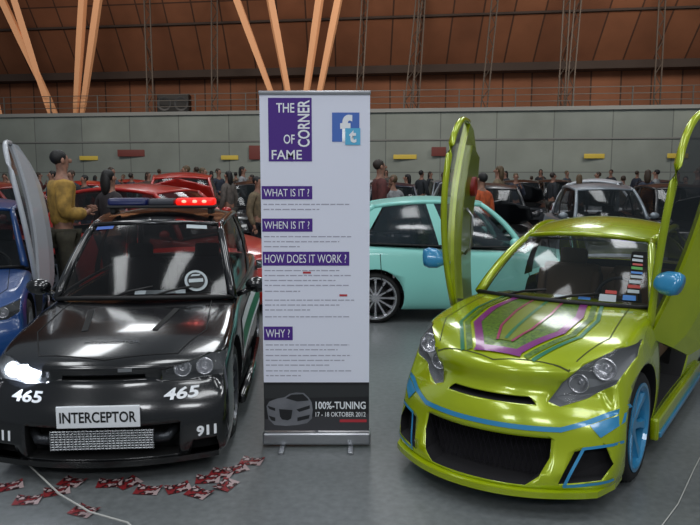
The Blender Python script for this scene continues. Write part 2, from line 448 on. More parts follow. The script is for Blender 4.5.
# =================================================================== BLACK CAR
BLK = mat('black_paint', (8, 9, 12), .2, 0, .9)
kb = spec(HATCH)
kb['st'] = [(0, .11, .51, .55, .61, .63, .57, .15), (.07, .09, .565, .61, .63, .65, .60, .14), (.3, .10, .63, .68, .63, .66, .62, .06),
        (.5, .12, .67, .72, .61, .665, .63, .02), (.8, .13, .71, .76, .61, .665, .63, .01), (1.05, .14, .755, .81, .61, .65, .62, 0), (1.5, .14, .78, .80, .61, .64, .61, 0),
        (2.2, .14, .80, .82, .61, .64, .61, 0), (2.75, .14, .82, .84, .61, .655, .61, 0), (3.15, .13, .84, .86, .61, .655, .60, 0), (3.45, .14, .84, .86, .59, .63, .58, -.05), (3.6, .16, .80, .82, .56, .60, .55, -.16)]
kb['cab'] = dict(bF=(.98, 1.18, .58, .81, .775), tF=(1.55, 1.64, .45, 1.265, 1.24), mB=(.60, 2.2, .805), mT=(.47, 2.35, 1.29), bR=(3.42, 3.3, .50, .87, .85), tR=(3.05, 3.0, .43, 1.24, 1.22))
kb['lamps'] = [[(s*.30, .515), (s*.44, .505), (s*.61, .52), (s*.62, .62), (s*.54, .62), (s*.30, .57)] for s in (-1, 1)]
kb['bulbs'] = [(s*x, .558, .04) for s in (-1, 1) for x in (.395, .51)]
kb['holes'] = [(p, .10, LAMPDK) for p in kb['lamps']]+[
    ([(-.22, .528), (.22, .528), (.21, .55), (-.21, .55)], .05, GRILLE),
    ([(-.39, .13), (.39, .13), (.40, .305), (-.40, .305)], .12, GRILLE),
    ([(-.59, .12), (-.44, .12), (-.46, .20), (-.58, .20)], .07, GRILLE), ([(.44, .12), (.59, .12), (.58, .20), (.46, .20)], .07, GRILLE)]
kb['mirmat'] = BLK; kb['dash'] = mat('dash_brown', (60, 42, 34), .7); kb['glass'] = mat('smoked_glass', (14, 14, 16), .1, 0, .4, alpha=.55)
bc, B = make_car('black tuned hatchback dressed as police interceptor with roof light bar', 'car', (-1.29, 3.46, 0), math.radians(4), BLK, kb, mat('dark_alloy', (90, 92, 96), .3, .9), 10, 2)
fy = B['F'](0, .36, 0).y
box('number_plate', (.42, .012, .115), (0, fy-.03, .37), WHITE, bc, .004)
proj_y = lambda y: (lambda a, b: Vector((a, y, b)))
bmobj('plate_lettering', textmesh('INTERCEPTOR', .385, .058, .02, 0, (0, .37)), proj_y(fy-.0385), INK, bc)
tubes = []
for i in range(8): tubes.append(tubedata([(-.265, fy+.02, .18+i*.0135), (.265, fy+.02, .18+i*.0135)], .0045, 6))
for i in range(28): tubes.append(boxdata((.003, .03, .10), (-.262+i*.0194, fy+.025, .227)))
multi('intercooler', tubes, mat('intercooler_alloy', (170, 172, 175), .4, .8), bc)
for s in (-1, 1):
    tube('intercooler_pipe', [(s*.265, fy+.03, .23), (s*.33, fy+.04, .23), (s*.37, fy+.10, .26)], .028, mat('pipe_grey', (60, 62, 66), .35, .8), bc, 10)
    proj('race_number', textmesh('465', .175, .055, .03, 0, (s*.40, .445), .1), B['F'], WHITE, bc, .004, 0)
    proj('emergency_number', textmesh('911', .10, .056, .04, 0, (s*.53, .245), 0), B['F'], WHITE, bc, .004, 0)
proj('bonnet_badge', polybm([(.08, .575), (.15, .575), (.15, .592), (.08, .592)]), B['F'], SILVER, bc, .006, .03)
proj('bonnet_lettering', textmesh('INTERCEPTOR', .30, .03, 0, 0, (.0, .33)), B['T'], mat('dim_grey', (60, 64, 70), .5), bc, .003, 0)
for s in (-1, 1):
    proj('bonnet_vent', polybm(*linepoly([(s*.2, .5), (s*.26, .85)], .035)), B['T'], GRILLE, bc, .003, .05)
def lip(car, Fc, z, xs, m, name, out=.03, h=.03, dep=.06):
    pts = [Fc(x, z, 0) for x in xs]; vs, fs = [], []
    for p in pts:
        for dy, dz in ((-out, 0), (-out, h), (dep, h), (dep, 0)): vs.append((p.x, p.y+dy, z+dz-.02))
    n = len(pts)
    for i in range(n-1):
        for k in range(4): fs.append((i*4+k, i*4+(k+1) % 4, i*4+4+(k+1) % 4, i*4+4+k))
    fs += [(0, 1, 2, 3), tuple((n-1)*4+k for k in range(4))]
    return mk(name, vs, fs, m, car, False)
lip(bc, B['F'], .11, [-.61+.05*i for i in range(25)], BLACKGLOSS, 'front_splitter')
for s, cs in ((1, B['R']), (-1, B['L'])):
    proj('door_livery', polybm([(1.15, .36), (2.9, .44), (2.9, .68), (1.2, .62)]), cs, WHITE, bc, .005, .08)
    proj('door_stripe', polybm([(1.2, .41), (2.9, .49), (2.9, .60), (1.2, .54)]), cs, mat('green_vinyl', (20, 120, 80), .4), bc, .008, .08)
    tube('side_skirt', [(s*.64, 1.0, .13), (s*.66, 1.8, .12), (s*.64, 2.65, .13)], .035, BLK, bc, 8)
cb = B['cb']
def wsticker(car, cb, poly, m, name='windscreen_sticker', off=.006, fn=None):
    bm = polybm(poly)
    for v in bm.verts:
        p = (fn or cb.ws)(v.co.x, v.co.y); p.y -= off; p.z += off*.7; v.co = p
    me = D.meshes.new(name); bm.to_mesh(me); bm.free(); return wrap(name, me, m, car, False)
def circ(cx, cy, rx, ry, n=20): return [(cx+rx*math.cos(2*math.pi*i/n), cy+ry*math.sin(2*math.pi*i/n)) for i in range(n)]
PALE = mat('pale_sticker', (170, 180, 185), .5)
wsticker(bc, cb, circ(.62, .19, .13, .12), PALE)
wsticker(bc, cb, circ(.62, .19, .10, .092), DARK, off=.009)
wsticker(bc, cb, [(.54, .16), (.70, .17), (.70, .21), (.54, .20)], PALE, off=.012)
wsticker(bc, cb, [(.56, .23), (.66, .24), (.68, .26), (.58, .255)], PALE, off=.012)
wsticker(bc, cb, [(-.05, .04), (.50, .05), (.50, .09), (-.05, .08)], PALE)
wsticker(bc, cb, [(-.9, .90), (-.62, .90), (-.62, .95), (-.9, .95)], mat('blue_sticker', (50, 90, 170), .5))
wsticker(bc, cb, [(.5, .90), (.80, .90), (.80, .96), (.5, .96)], PALE)
for x in (-.30, .12):
    p0 = cb.ws(x, .02); p1 = cb.ws(x+.45, .10); p0.y -= .02; p1.y -= .02; p1.z += .02
    tube('wiper', [p0, (p0+p1)/2+Vector((0, -.01, .01)), p1], .008, DARK, bc, 6)
z_r = cb.roof(0, .25).z
box('light_bar_base', (.80, .18, .022), (0, 1.88, z_r+.03), DARK, bc, .008)
for s, mm, nm in ((-1, mat('blue_beacon', (16, 26, 66), .4, 0, .2, emit=(20, 40, 150), es=.05), 'blue_beacon'), (1, mat('red_beacon', (150, 16, 14), .4, 0, .2, emit=(255, 25, 15), es=1.0), 'red_beacon')):
    box(nm, (.29, .16, .055), (s*.25, 1.88, z_r+.067), mm, bc, .022)
box('beacon_speaker', (.19, .15, .05), (0, 1.88, z_r+.065), mat('beacon_grey', (60, 62, 70), .4), bc, .015)
for s in (-1, 1): box('beacon_foot', (.04, .14, .05), (s*.36, 1.88, z_r+.0), DARK, bc, .01)
for dx in (.17, .25, .32):
    v, f = ell((dx, 1.80, z_r+.07), (.018, .01, .012)); mk('beacon_lamp', v, f, mat('beacon_lamp_hot', (255, 160, 150), .3, emit=(255, 90, 70), es=5), bc)
p = B['F'](-.42, .555, 0)
v, f = ell((p.x, p.y+.01, .56), (.06, .03, .042)); mk('lit_bulb', v, f, mat('headlight_hot', (255, 255, 255), .3, emit=(225, 235, 255), es=30), bc)
# =================================================================== GREEN CAR
LIME = mat('lime_pearl', (164, 180, 8), .24, .2, .9, rgb2=(150, 170, 8), nscale=3)
LIMED = mat('lime_inner', (110, 124, 10), .4, .2, .5)
BLUE = mat('sky_blue_paint', (44, 134, 182), .3, .1, .8)
PURP = mat('purple_graphic', (118, 28, 112), .3, .1, .6)
OLIVE = mat('olive_graphic', (40, 80, 12), .35, .1, .6, rgb2=(96, 128, 14), nscale=55)
TEALG = mat('teal_graphic', (30, 110, 76), .3, .1, .6); MAG = mat('magenta_graphic', (150, 40, 90), .3, .1, .6)
kg = spec(HATCH)
kg['W'] = .685; kg['seam'] = mat('lime_gap', (60, 66, 6), .8)
kg['s'] = (.91, 1, 1)
kg['st'] = [(0, .11, .54, .575, .63, .655, .54, .27), (.08, .09, .62, .665, .65, .675, .58, .26), (.3, .10, .715, .755, .65, .68, .61, .15),
        (.5, .12, .76, .795, .63, .70, .63, .05), (.8, .13, .80, .835, .63, .705, .63, .02), (1.05, .14, .825, .865, .62, .67, .62, 0), (1.5, .14, .83, .85, .62, .65, .62, 0),
        (2.2, .14, .83, .85, .62, .66, .61, 0), (2.75, .14, .86, .88, .64, .71, .62, 0), (3.1, .13, .88, .90, .64, .71, .60, 0), (3.4, .14, .86, .89, .60, .66, .58, -.05), (3.55, .16, .78, .80, .56, .60, .55, -.16)]
kg['fp'] = (-.08, -.07, .0, .02, .06, .14)
kg['cab'] = dict(bF=(.96, 1.2, .60, .855, .825), tF=(1.60, 1.72, .45, 1.21, 1.175), mB=(.62, 2.1, .84), mT=(.49, 2.25, 1.24), bR=(3.25, 3.12, .53, .90, .88), tR=(2.62, 2.6, .42, 1.18, 1.16))
kg['door'] = (1.15, 2.1)
kg['lamps'] = [[(s*.31, .51), (s*.37, .49), (s*.48, .52), (s*.60, .59), (s*.65, .69), (s*.64, .745), (s*.57, .74), (s*.45, .68), (s*.36, .595)] for s in (-1, 1)]
kg['bulbs'] = [(s*x, z, r) for s in (-1, 1) for x, z, r in ((.42, .58, .042), (.535, .65, .048))]
DPURP = mat('dark_mesh', (12, 10, 15), .9)
kg['holes'] = [(p, .09, LAMPBR) for p in kg['lamps']]+[
    ([(-.27, .145), (.27, .145), (.33, .19), (.365, .27), (.36, .355), (-.36, .355), (-.365, .27), (-.33, .19)], .15, DPURP),
    ([(.42, .16), (.60, .175), (.64, .24), (.60, .32), (.47, .30)], .09, DPURP), ([(-.60, .175), (-.42, .16), (-.47, .30), (-.60, .32), (-.64, .24)], .09, DPURP),
    ([(-.26, .495), (.26, .495), (.22, .525), (-.22, .525)], .06, DPURP)]
kg['mirmat'] = BLUE; kg['dash'] = mat('dash_tan', (70, 60, 40), .7); kg['panes'] = [(.03, .5), (.56, .82)]
GX, GY, GA = .635, 3.31, math.radians(-34.5)
gc, G = make_car('lime green custom coupe with raised scissor doors and blue trim', 'car', (GX, GY, 0), GA, LIME, kg, BLUE, 7, 2, .29, False, doors_open=(-1, 1), seatmat=mat('tan_leather', (100, 78, 56), .6), rat=.78)
F = G['F']
xs_ = [-.585+.0418*i for i in range(29)]
lip(gc, F, .12, xs_, LIME, 'front_splitter', .055, .03, .08)
lip(gc, F, .096, xs_, BLUE, 'splitter_edge', .075, .018, .08)
proj('bumper_stripe', polybm(*linepoly([(-.60, .48), (-.46, .425), (-.36, .395), (.36, .395), (.46, .425), (.60, .48)], .022)), F, BLUE, gc, .004, .04)
for s in (-1, 1):
    proj('intake_trim', polybm([(s*.47, .415), (s*.60, .46), (s*.60, .42), (s*.52, .36)]), F, BLUE, gc, .0045, .04)
    proj('intake_trim', polybm(*linepoly([(s*.60, .33), (s*.46, .312), (s*.405, .15), (s*.58, .165)], .013)), F, BLUE, gc, .005, .04)
y_i = F(0, .24, 0).y+.11; ms = []
for i in range(-11, 12):
    yy = y_i+abs(i)*.003
    ms.append(tubedata([(i*.028-.03, yy, .15), (i*.028+.03, yy, .35)], .0012, 4)); ms.append(tubedata([(i*.028+.03, yy, .15), (i*.028-.03, yy, .35)], .0012, 4))
multi('intake_mesh', ms, mat('mesh_grey', (34, 30, 40), .5, .5), gc)
T = G['T']
gp = lambda s, e=0: [(s*(.20+e), 1.0), (s*(.25+e), .74), (s*(.235+e), .48), (s*(.10+e*.9), .22-e*.2)]
proj('bonnet_graphic', polybm(gp(-1)+gp(1)[::-1]), T, OLIVE, gc, .003, .05)
for s in (-1, 1):
    proj('bonnet_stripe', polybm(*linepoly(gp(s), .042)), T, PURP, gc, .006, .04)
    proj('bonnet_stripe', polybm(*linepoly(gp(s, .06), .03)), T, OLIVE, gc, .005, .04)
    proj('bonnet_stripe', polybm(*linepoly(gp(s, .10), .02)), T, TEALG, gc, .005, .04)
    proj('bonnet_stripe', polybm(*linepoly([(s*.085, .99), (s*.10, .72), (s*.085, .46), (s*.04, .30)], .014)), T, MAG, gc, .007, .04)
proj('bonnet_stripe', polybm([(-.075, .985), (-.09, .72), (-.075, .46), (-.03, .30), (.03, .30), (.075, .46), (.09, .72), (.075, .985)]), T, LIMED, gc, .0055, .05)
proj('bonnet_stripe', polybm(*linepoly([(0, .32), (0, .98)], .018)), T, TEALG, gc, .008, .05)
proj('bonnet_stripe', polybm(*linepoly([(-.11, .215), (.11, .215)], .045)), T, PURP, gc, .008, .03)
cbg = G['cb']
ST1 = mat('sticker_red', (170, 50, 40), .5); ST2 = mat('sticker_blue', (60, 120, 190), .5)
for (a, b, c, d, mm) in ((.50, .05, .66, .13, PALE), (.55, .14, .66, .18, ST1), (.72, .08, .84, .14, ST2), (.76, .17, .87, .21, PALE), (.76, .23, .88, .27, ST1), (.77, .29, .88, .33, PALE), (.78, .36, .9, .40, PALE), (.78, .42, .9, .45, ST2), (.78, .48, .9, .52, mat('sticker_green', (70, 150, 60), .5)), (.79, .54, .9, .57, ST1), (.78, .60, .9, .64, PALE), (.79, .67, .9, .70, PALE), (.3, .05, .42, .08, ST2), (.05, .05, .18, .08, PALE)):
    wsticker(gc, cbg, [(a, b), (c, b), (c, d), (a, d)], mm)
wsticker(gc, cbg, [(-.93, .92), (.93, .92), (.93, .955), (-.93, .955)], mat('sunstrip', (40, 66, 50), .4))
for x in (-.55, .0):
    p0 = cbg.ws(x, .02); p1 = cbg.ws(x+.5, .10); p0.y -= .02; p1.y -= .02; p1.z += .02
    tube('wiper', [p0, (p0+p1)/2+Vector((0, -.01, .01)), p1], .008, DARK, gc, 6)
for s in (-1, 1):
    box('side_skirt', (.05, 1.55, .13), (s*.605, 1.82, .16), LIME, gc, .02)
    box('skirt_stripe', (.02, 1.5, .03), (s*.632, 1.82, .13), BLUE, gc, .005)
def scissor_door(car, s, hinge, phi, psi, outer, inner, mirror, sc=1, frame=None, roll=0, spk=True, mp=(.32, .26)):
    win = [(0.02, .10), (.28, .26), (.62, .38), (.95, .40), (1.12, .30), (1.17, .12)]
    M = Matrix.Translation(Vector(hinge)) @ Matrix.Rotation(-s*psi, 4, 'Z') @ Matrix.Rotation(roll*s, 4, 'Y') @ Matrix.Rotation(phi, 4, 'X')
    def P(l, h, t):
        t = t+.16*(l*(1.2-l))*1.0
        return M @ Vector((s*t*sc, l*sc, h*sc))
    def shell(poly_lo, poly_hi, t0, t1, n=10):
        l0, l1 = poly_lo[0][0], poly_lo[-1][0]
        def at(pl, l):
            for (a, b), (c, d) in zip(pl[:-1], pl[1:]):
                if a <= l <= c: return b+(d-b)*(l-a)/((c-a) or 1)
            return pl[-1][1]
        vs, fs = [], []
        for i in range(n+1):
            l = l0+(l1-l0)*i/n; lo, hi = at(poly_lo, l), at(poly_hi, l)
            vs += [P(l, lo, t0), P(l, lo, t1), P(l, (lo+hi)/2, t1+.02), P(l, hi, t1), P(l, hi, t0)]
        for i in range(n):
            for k in range(5): fs.append((i*5+k, i*5+(k+1) % 5, i*5+5+(k+1) % 5, i*5+5+k))
        fs += [(0, 1, 2, 3, 4), tuple(n*5+k for k in range(5))]
        return vs, fs
    root = mk('scissor_door', *shell([(-.03, -.30), (.08, -.42), (.92, -.42), (1.06, -.33), (1.16, -.02)], [(-.03, .09), (1.16, .12)], .0, .04, 14), outer, car, False)
    mk('door_card', *shell([(.06, -.34), (.9, -.35), (1.04, -.24)], [(.06, .03), (1.04, .05)], -.035, .008), inner, root, False)
    pts = []
    for i in range(len(win)-1):
        for k in range(4):
            t = k/4; p0 = win[max(i-1, 0)]; p1 = win[i]; p2 = win[i+1]; p3 = win[min(i+2, len(win)-1)]
            pts.append([.5*((2*p1[a])+(-p0[a]+p2[a])*t+(2*p0[a]-5*p1[a]+4*p2[a]-p3[a])*t*t+(-p0[a]+3*p1[a]-3*p2[a]+p3[a])*t**3) for a in (0, 1)])
    pts.append(win[-1])
    tube('window_frame', [P(l, h, .02) for l, h in pts], .02*sc, frame or outer, root, 8)
    gv = []
    for l, h in pts: gv += [P(l, .10, .02), P(l, max(h, .101), .02)]
    mk('door_glass', gv, [(2*i, 2*i+1, 2*i+3, 2*i+2) for i in range(len(pts)-1)], DGLASS, root, False)
    if spk:
        c = P(.82, -.16, -.045); n = (M.to_3x3() @ Vector((1, 0, 0)))
        q = n.to_track_quat('X', 'Z').to_matrix()
        v, f = revdata([(0, 0), (.04, .0), (.055, -.02*s), (.07, -.02*s), (.07, 0.02*s)], 24); mk('door_speaker', [q @ x+c for x in v], f, mat('speaker_red', (130, 25, 20), .5), root)
        mk('door_pull', *tubedata([P(.35, -.05, -.04), P(.4, -.05, -.08), P(.6, -.05, -.08), P(.65, -.05, -.04)], .012, 6), SILVER, root)
    if mirror:
        # teardrop housing with a flat mirror side
        c = P(mp[0], mp[1], .10); mv = []; secs = [(-.075, .012), (-.06, .035), (-.02, .052), (.03, .055), (.06, .045), (.068, .0)]
        for dl, r in secs:
            for k in range(12):
                a = 2*math.pi*k/12; hh = math.cos(a)*r*1.15; tt = math.sin(a)*r*.8
                mv.append(P(mp[0]+hh, mp[1]+min(tt, .03), .10+dl))
        mf = [(i*12+k, i*12+(k+1) % 12, i*12+12+(k+1) % 12, i*12+12+k) for i in range(5) for k in range(12)]+[tuple(range(12))]
        v2, f2 = tubedata([P(mp[0]-.02, mp[1]-.06, .02), P(mp[0], mp[1], .05)], .016, 6)
        multi('wing_mirror', [(mv, mf), (v2, f2)], mirror, root, True)
    return root
scissor_door(gc, 1, (.575, 1.10, .70), math.radians(68), math.radians(24), LIME, mat('door_card_black', (26, 30, 18), .6), BLUE, 1.08, roll=.06, mp=(.24, .25))
scissor_door(gc, -1, (-.69, 1.20, .70), math.radians(76), math.radians(15), LIME, LIMED, BLUE, 1.08, roll=-.02, mp=(.28, .24))
# =================================================================== MINT CAR
MINT = mat('mint_paint', (140, 214, 204), .4, 0, .5)
SEDAN = spec(HATCH, L=3.6, door=(1.15, 2.0), door2=2.75,
    cab=dict(bF=(.98, 1.15, .57, .84, .82), tF=(1.50, 1.58, .46, 1.30, 1.28), mB=(.61, 2.1, .84), mT=(.49, 2.2, 1.34), bR=(3.05, 2.95, .52, .88, .86), tR=(2.6, 2.55, .45, 1.28, 1.26)),
    panes=[(.04, .44), (.49, .86)])
SEDAN['holes'] = lampholes(SEDAN)+[([(-.4, .16), (.4, .16), (.42, .3), (-.42, .3)], .08, GRILLE)]
km = spec(SEDAN, s=(1.25, .98, .99), axF=.68, axR=2.80, pillarmat=MINT, bpillar=MINT, panes=[(.04, .44), (.49, .885)], cp=.90)
km['cab'] = dict(bF=(1.0, 1.18, .57, .84, .82), tF=(1.55, 1.62, .47, 1.30, 1.29), mB=(.61, 2.1, .84), mT=(.50, 2.25, 1.325), bR=(3.28, 3.18, .52, .89, .87), tR=(2.86, 2.82, .46, 1.28, 1.27))
km['sglass'] = mat('blue_grey_glass', (34, 46, 52), .1, 0, .4, alpha=.8)
mc, Mn = make_car('mint green saloon with chrome wheels parked side-on', 'car', (3.02, 8.25, 0), math.radians(90), MINT, km, CHROME, 12, 1, .275, rat=.82)
# =================================================================== BACKGROUND CARS
HB = spec(HATCH, holes=lampholes(HATCH)+[([(-.4, .16), (.4, .16), (.42, .3), (-.42, .3)], .08, GRILLE), ([(-.25, .48), (.25, .48), (.25, .54), (-.25, .54)], .04, GRILLE)])
RED = mat('red_paint', (170, 26, 16), .3, 0, .7); MAROON = mat('maroon_paint', (116, 24, 18), .3, 0, .7); BLUEP = mat('blue_paint', (18, 62, 120), .3, 0, .7)
SILP = mat('silver_paint', (130, 138, 145), .35, .4, .6); WHP = mat('white_paint', (205, 210, 216), .35, 0, .6); DKP = mat('charcoal_paint', (18, 20, 24), .28, 0, .7); NAVY = mat('navy_paint', (22, 30, 48), .28, 0, .7)
GRP = mat('grey_green_paint', (64, 78, 78), .3, .3, .7)
make_car('red hatchback parked behind the roll-up banner', 'car', (-.70, 8.4, 0), math.radians(72), RED, spec(HB, s=(1.15, .95, 1.08)))
make_car('red hatchback with raised bonnet', 'car', (-2.65, 10.7, 0), math.radians(10), RED, spec(HB, s=(1.05, .9, 1.2)), hood_open=True, hang=1.35)
make_car('maroon saloon in the far row', 'car', (-4.0, 11.2, 0), math.radians(82), MAROON, spec(SEDAN, s=(1.1, .9, 1.08)))
bl, Bl = make_car('blue hatchback with a white scissor door raised', 'car', (-3.03, 4.9, 0), math.radians(20), BLUEP, spec(HB), doors_open=(1,))
scissor_door(bl, 1, (.66, 1.1, .60), math.radians(80), math.radians(8), mat('door_shell_grey', (176, 180, 186), .4, 0, .4), mat('door_card_pale', (140, 145, 150), .6), None, 1.10, roll=-.16, spk=False)
make_car('black saloon with raised bonnet', 'car', (2.4, 11.0, 0), 0, DKP, spec(SEDAN, s=(1.05, .7, 1.05)), hood_open=True)
make_car('silver saloon beside a black saloon', 'car', (4.3, 10.6, 0), 0, SILP, spec(SEDAN, s=(1.05, .8, 1.05)))
make_car('charcoal hatchback with raised bonnet in the row', 'car', (6.1, 11.6, 0), 0, DKP, spec(HB, s=(1.1, .8, 1.05)), hood_open=True)
make_car('white hatchback in the far row', 'car', (7.5, 16.0, 0), math.radians(65), WHP, spec(HB, s=(1.1, .8, 1.1)))
make_car('charcoal saloon behind the lime coupe', 'car', (4.5, 8.2, 0), math.radians(-72), DKP, spec(SEDAN, s=(1.05, .9, 1.0)))
make_car('dark hatchback with raised bonnet among the visitors', 'car', (.9, 13.6, 0), 0, NAVY, spec(HB, s=(1.0, .7, 1.05)), hood_open=True)
make_car('charcoal saloon with raised bonnet', 'car', (8.2, 10.9, 0), math.radians(-20), DKP, spec(SEDAN, s=(1.1, .8, 1.05)), hood_open=True)
make_car('white saloon with raised bonnet', 'car', (3.2, 15.6, 0), math.radians(15), WHP, spec(SEDAN, s=(1.05, .8, 1.05)), hood_open=True)
rnd = random.Random(11)
cols_ = [(SILP, 'silver'), (DKP, 'charcoal'), (WHP, 'white'), (RED, 'red'), (NAVY, 'navy'), (GRP, 'grey'), (MAROON, 'maroon')]
far = [(-9.5, 16, 4), (-6.6, 16, 3), (-4.3, 16.4, 5), (-2.0, 15.6, 1), (-11.5, 22, 0), (-7.6, 22.5, 3), (-3.6, 23, 1), (-.2, 22.5, 2), (3.4, 22.8, 0), (7.2, 22.5, 1), (11.0, 22, 4), (14, 21.6, 2), (10.8, 16.2, 0), (5.0, 20.2, 1)]
for i, (x, y, ci) in enumerate(far):
    m_, cn_ = cols_[ci]; ho = i % 3 == 1
    make_car('%s %s in the far row%s' % (cn_, 'saloon' if i % 2 else 'hatchback', ' with raised bonnet' if ho else ''), 'car', (x, y, 0), math.radians(rnd.uniform(-25, 25) if y > 20 or i < 3 else 10), m_, spec(SEDAN if i % 2 else HB, s=(1.1, .85, 1.05)), hood_open=ho)
# =================================================================== BANNER
BX, BY = -.197, 3.99
bn = empty('rollup_banner', 'white roll-up exhibition banner with purple headings on an aluminium base', 'banner', (BX, BY, 0), 0)
BW = .618
def bx_(px): return (px-316)*(BW/109)
def bz_(py): return 2.05-(py-93)*(1.95/339)
BWH = mat('banner_white', (226, 229, 244), .6); BP = mat('banner_purple', (72, 32, 132), .6); BGREY = mat('banner_text_grey', (165, 165, 182), .6)
box('banner_sheet', (BW, .004, 1.95), (0, 0, 1.075), BWH, bn)
box('banner_base', (BW+.02, .10, .075), (0, .02, .055), SILVER, bn, .015)
box('top_rail', (BW+.008, .02, .022), (0, 0, 2.055), SILVER, bn, .004)
tube('support_pole', [(0, .03, .08), (0, .015, 2.05)], .01, SILVER, bn)
for s in (-1, 1): box('banner_foot', (.03, .26, .018), (s*.2, .0, .009), SILVER, bn, .004)
def brect(name, x0, y0, x1, y1, m, off=.003):
    z = -off-.001
    return mk(name, [(bx_(x0), z, bz_(y1)), (bx_(x1), z, bz_(y1)), (bx_(x1), z, bz_(y0)), (bx_(x0), z, bz_(y0))], [(0, 1, 2, 3)], m, bn, False, False)
def btext(s, x0, y0, x1, y1, m, rot=0, off=.005, bold=.02, name='banner_lettering'):
    w = (x1-x0)*BW/109; h = (y1-y0)*1.95/339
    if rot: w, h = h, w
    bm = textmesh(s, w, h, bold, rot, (bx_((x0+x1)/2), bz_((y0+y1)/2)))
    return bmobj(name, bm, lambda a, b: Vector((a, -off, b)), m, bn)
brect('logo_panel', 270, 97, 313, 158, BP)
btext('THE', 278, 102, 296, 111, WHITE, bold=.01); btext('CORNER', 299, 99, 311, 144, WHITE, math.pi/2, bold=.02)
btext('OF', 285, 132, 296, 141, WHITE, bold=.01); btext('FAME', 273, 147, 303, 156, WHITE, bold=.01)
FB = mat('icon_blue', (70, 110, 190), .5); TW = mat('icon_light_blue', (90, 180, 220), .5)
brect('social_icon', 333, 111, 360, 139, FB); btext('f', 341, 113, 353, 139, WHITE, bold=.04)
brect('social_icon', 346, 126, 361, 142, TW, .006); btext('t', 350, 128, 357, 140, WHITE, off=.009, bold=.04)
for (t, x1, y0, y1) in (('WHAT IS IT ?', 313, 182, 195), ('WHEN IS IT ?', 313, 214, 227), ('HOW DOES IT WORK ?', 350, 247, 261), ('WHY ?', 292, 323, 337)):
    brect('heading_panel', 262.5, y0, x1, y1, BP); btext(t, 264.5, y0+2.8, x1-3, y1-2.8, WHITE, bold=0)
rnd = random.Random(3); lines = []
def lineblock(rows):
    for (y, x0, x1) in rows:
        x = x0
        while x < x1:
            w = rnd.uniform(2.5, 8); w = min(w, x1-x)
            a, b = bx_(x), bx_(x+w); c = bz_(y)
            lines.append(([(a, -.003, c-.003), (b, -.003, c-.003), (b, -.003, c+.003), (a, -.003, c+.003)], [(0, 1, 2, 3)])); x += w+1.2
lineblock([(200, 264, 350), (205, 264, 320), (232, 264, 352), (237, 264, 340), (242, 264, 300), (266, 264, 340), (271, 264, 352), (276, 264, 336), (281, 264, 350), (287, 264, 300), (296, 264, 355), (301, 264, 340), (306, 264, 310), (313, 264, 350), (342, 264, 350), (347, 264, 338), (353, 264, 352), (358, 264, 345), (363, 264, 330), (369, 264, 352), (374, 264, 300)])
bt = multi('body_text', lines, BGREY, bn); bt['kind'] = 'stuff'
for (x, y) in ((303, 267), (340, 290)): brect('red_mark', x, y, x+8, y+2, mat('banner_red', (180, 50, 60), .6), .004)
brect('picture_panel', 261.5, 381, 370.5, 432, mat('print_dark', (26, 27, 30), .5), .003)
def bpoly(name, pts, m, off): return mk(name, [(bx_(a), -off, bz_(b)) for a, b in pts], [tuple(range(len(pts)))], m, bn, False, False)
bpoly('printed_ground', [(262, 420), (370, 414), (370, 432), (262, 432)], mat('print_grey', (58, 58, 62), .5), .0045)
bpoly('printed_haze', [(262, 384), (370, 384), (370, 396), (262, 398)], mat('print_haze', (44, 46, 48), .5), .0042)
bpoly('printed_car', [(264, 406), (267, 401), (275, 398), (283, 396.5), (288, 393), (295, 391.5), (303, 392), (308, 397), (311, 402), (312, 410), (311, 419), (306, 424), (296, 426), (284, 427), (272, 426), (266, 420)], mat('print_silver', (120, 122, 128), .5, rgb2=(96, 98, 104), nscale=6), .0052)
for pts, m_ in (([(284, 397.5), (290, 393.8), (302, 393.2), (307, 398), (308, 400), (296, 401)], 'print_dark'), ([(277, 409), (291, 410), (289.5, 419), (286, 421), (280, 420), (278, 417)], 'print_dark'), ([(265, 405.5), (273, 408), (273, 411), (267, 409)], 'print_dark'), ([(295, 409.5), (309, 405), (309, 408.5), (298, 412)], 'print_dark'), ([(296, 418), (309, 415), (308, 419), (296, 422)], 'print_dark'), ([(266, 416), (273, 418), (273, 422), (269, 421)], 'print_dark')):
    bpoly('printed_detail', pts, MATS[m_], .0065)
btext('100%-TUNING', 315, 401, 367, 409, WHITE, bold=.02, off=.008); btext('17 - 18 OKTOBER 2012', 315, 412, 367, 417, WHITE, bold=.01, off=.008)
brect('footer_strip', 340, 420, 368, 423, mat('banner_red', (180, 50, 60), .6), .0055)
# =================================================================== FLYERS + ROPE
flm = D.materials.new('flyer_print'); flm.use_nodes = True
nt = flm.node_tree; b = nt.nodes['Principled BSDF']; tc = nt.nodes.new('ShaderNodeTexCoord'); vo = nt.nodes.new('ShaderNodeTexNoise'); vo.inputs['Scale'].default_value = 26
rp = nt.nodes.new('ShaderNodeValToRGB'); rp.color_ramp.interpolation = 'CONSTANT'
rp.color_ramp.elements[0].color = srgb((120, 30, 34)); rp.color_ramp.elements[1].position = .46; rp.color_ramp.elements[1].color = srgb((40, 18, 20))
e = rp.color_ramp.elements.new(.56); e.color = srgb((160, 140, 140))
nt.links.new(tc.outputs['Object'], vo.inputs['Vector']); nt.links.new(vo.outputs['Fac'], rp.inputs[0]); nt.links.new(rp.outputs[0], b.inputs['Base Color']); b.inputs['Roughness'].default_value = .4
fl_pos = [(28, 501, .1), (57, 492, .4), (84, 512, -.4), (110, 484, .1), (148, 491, -.1), (178, 489, .5), (208, 480, .1), (236, 470, .6), (252, 462, -.2), (72, 483, -.3), (226, 486, 1.2), (10, 487, .5), (199, 494, -.5), (128, 484, .9), (222, 474, -.2)]
def floor_at(px, py, z=0):
    v = (py-262.5)/700; u = (px-350)/700; s, c = .12403, .99228
    t = (1.6-z)/(s+v*c); return (u*t, t*(c-v*s))
flyer0 = None
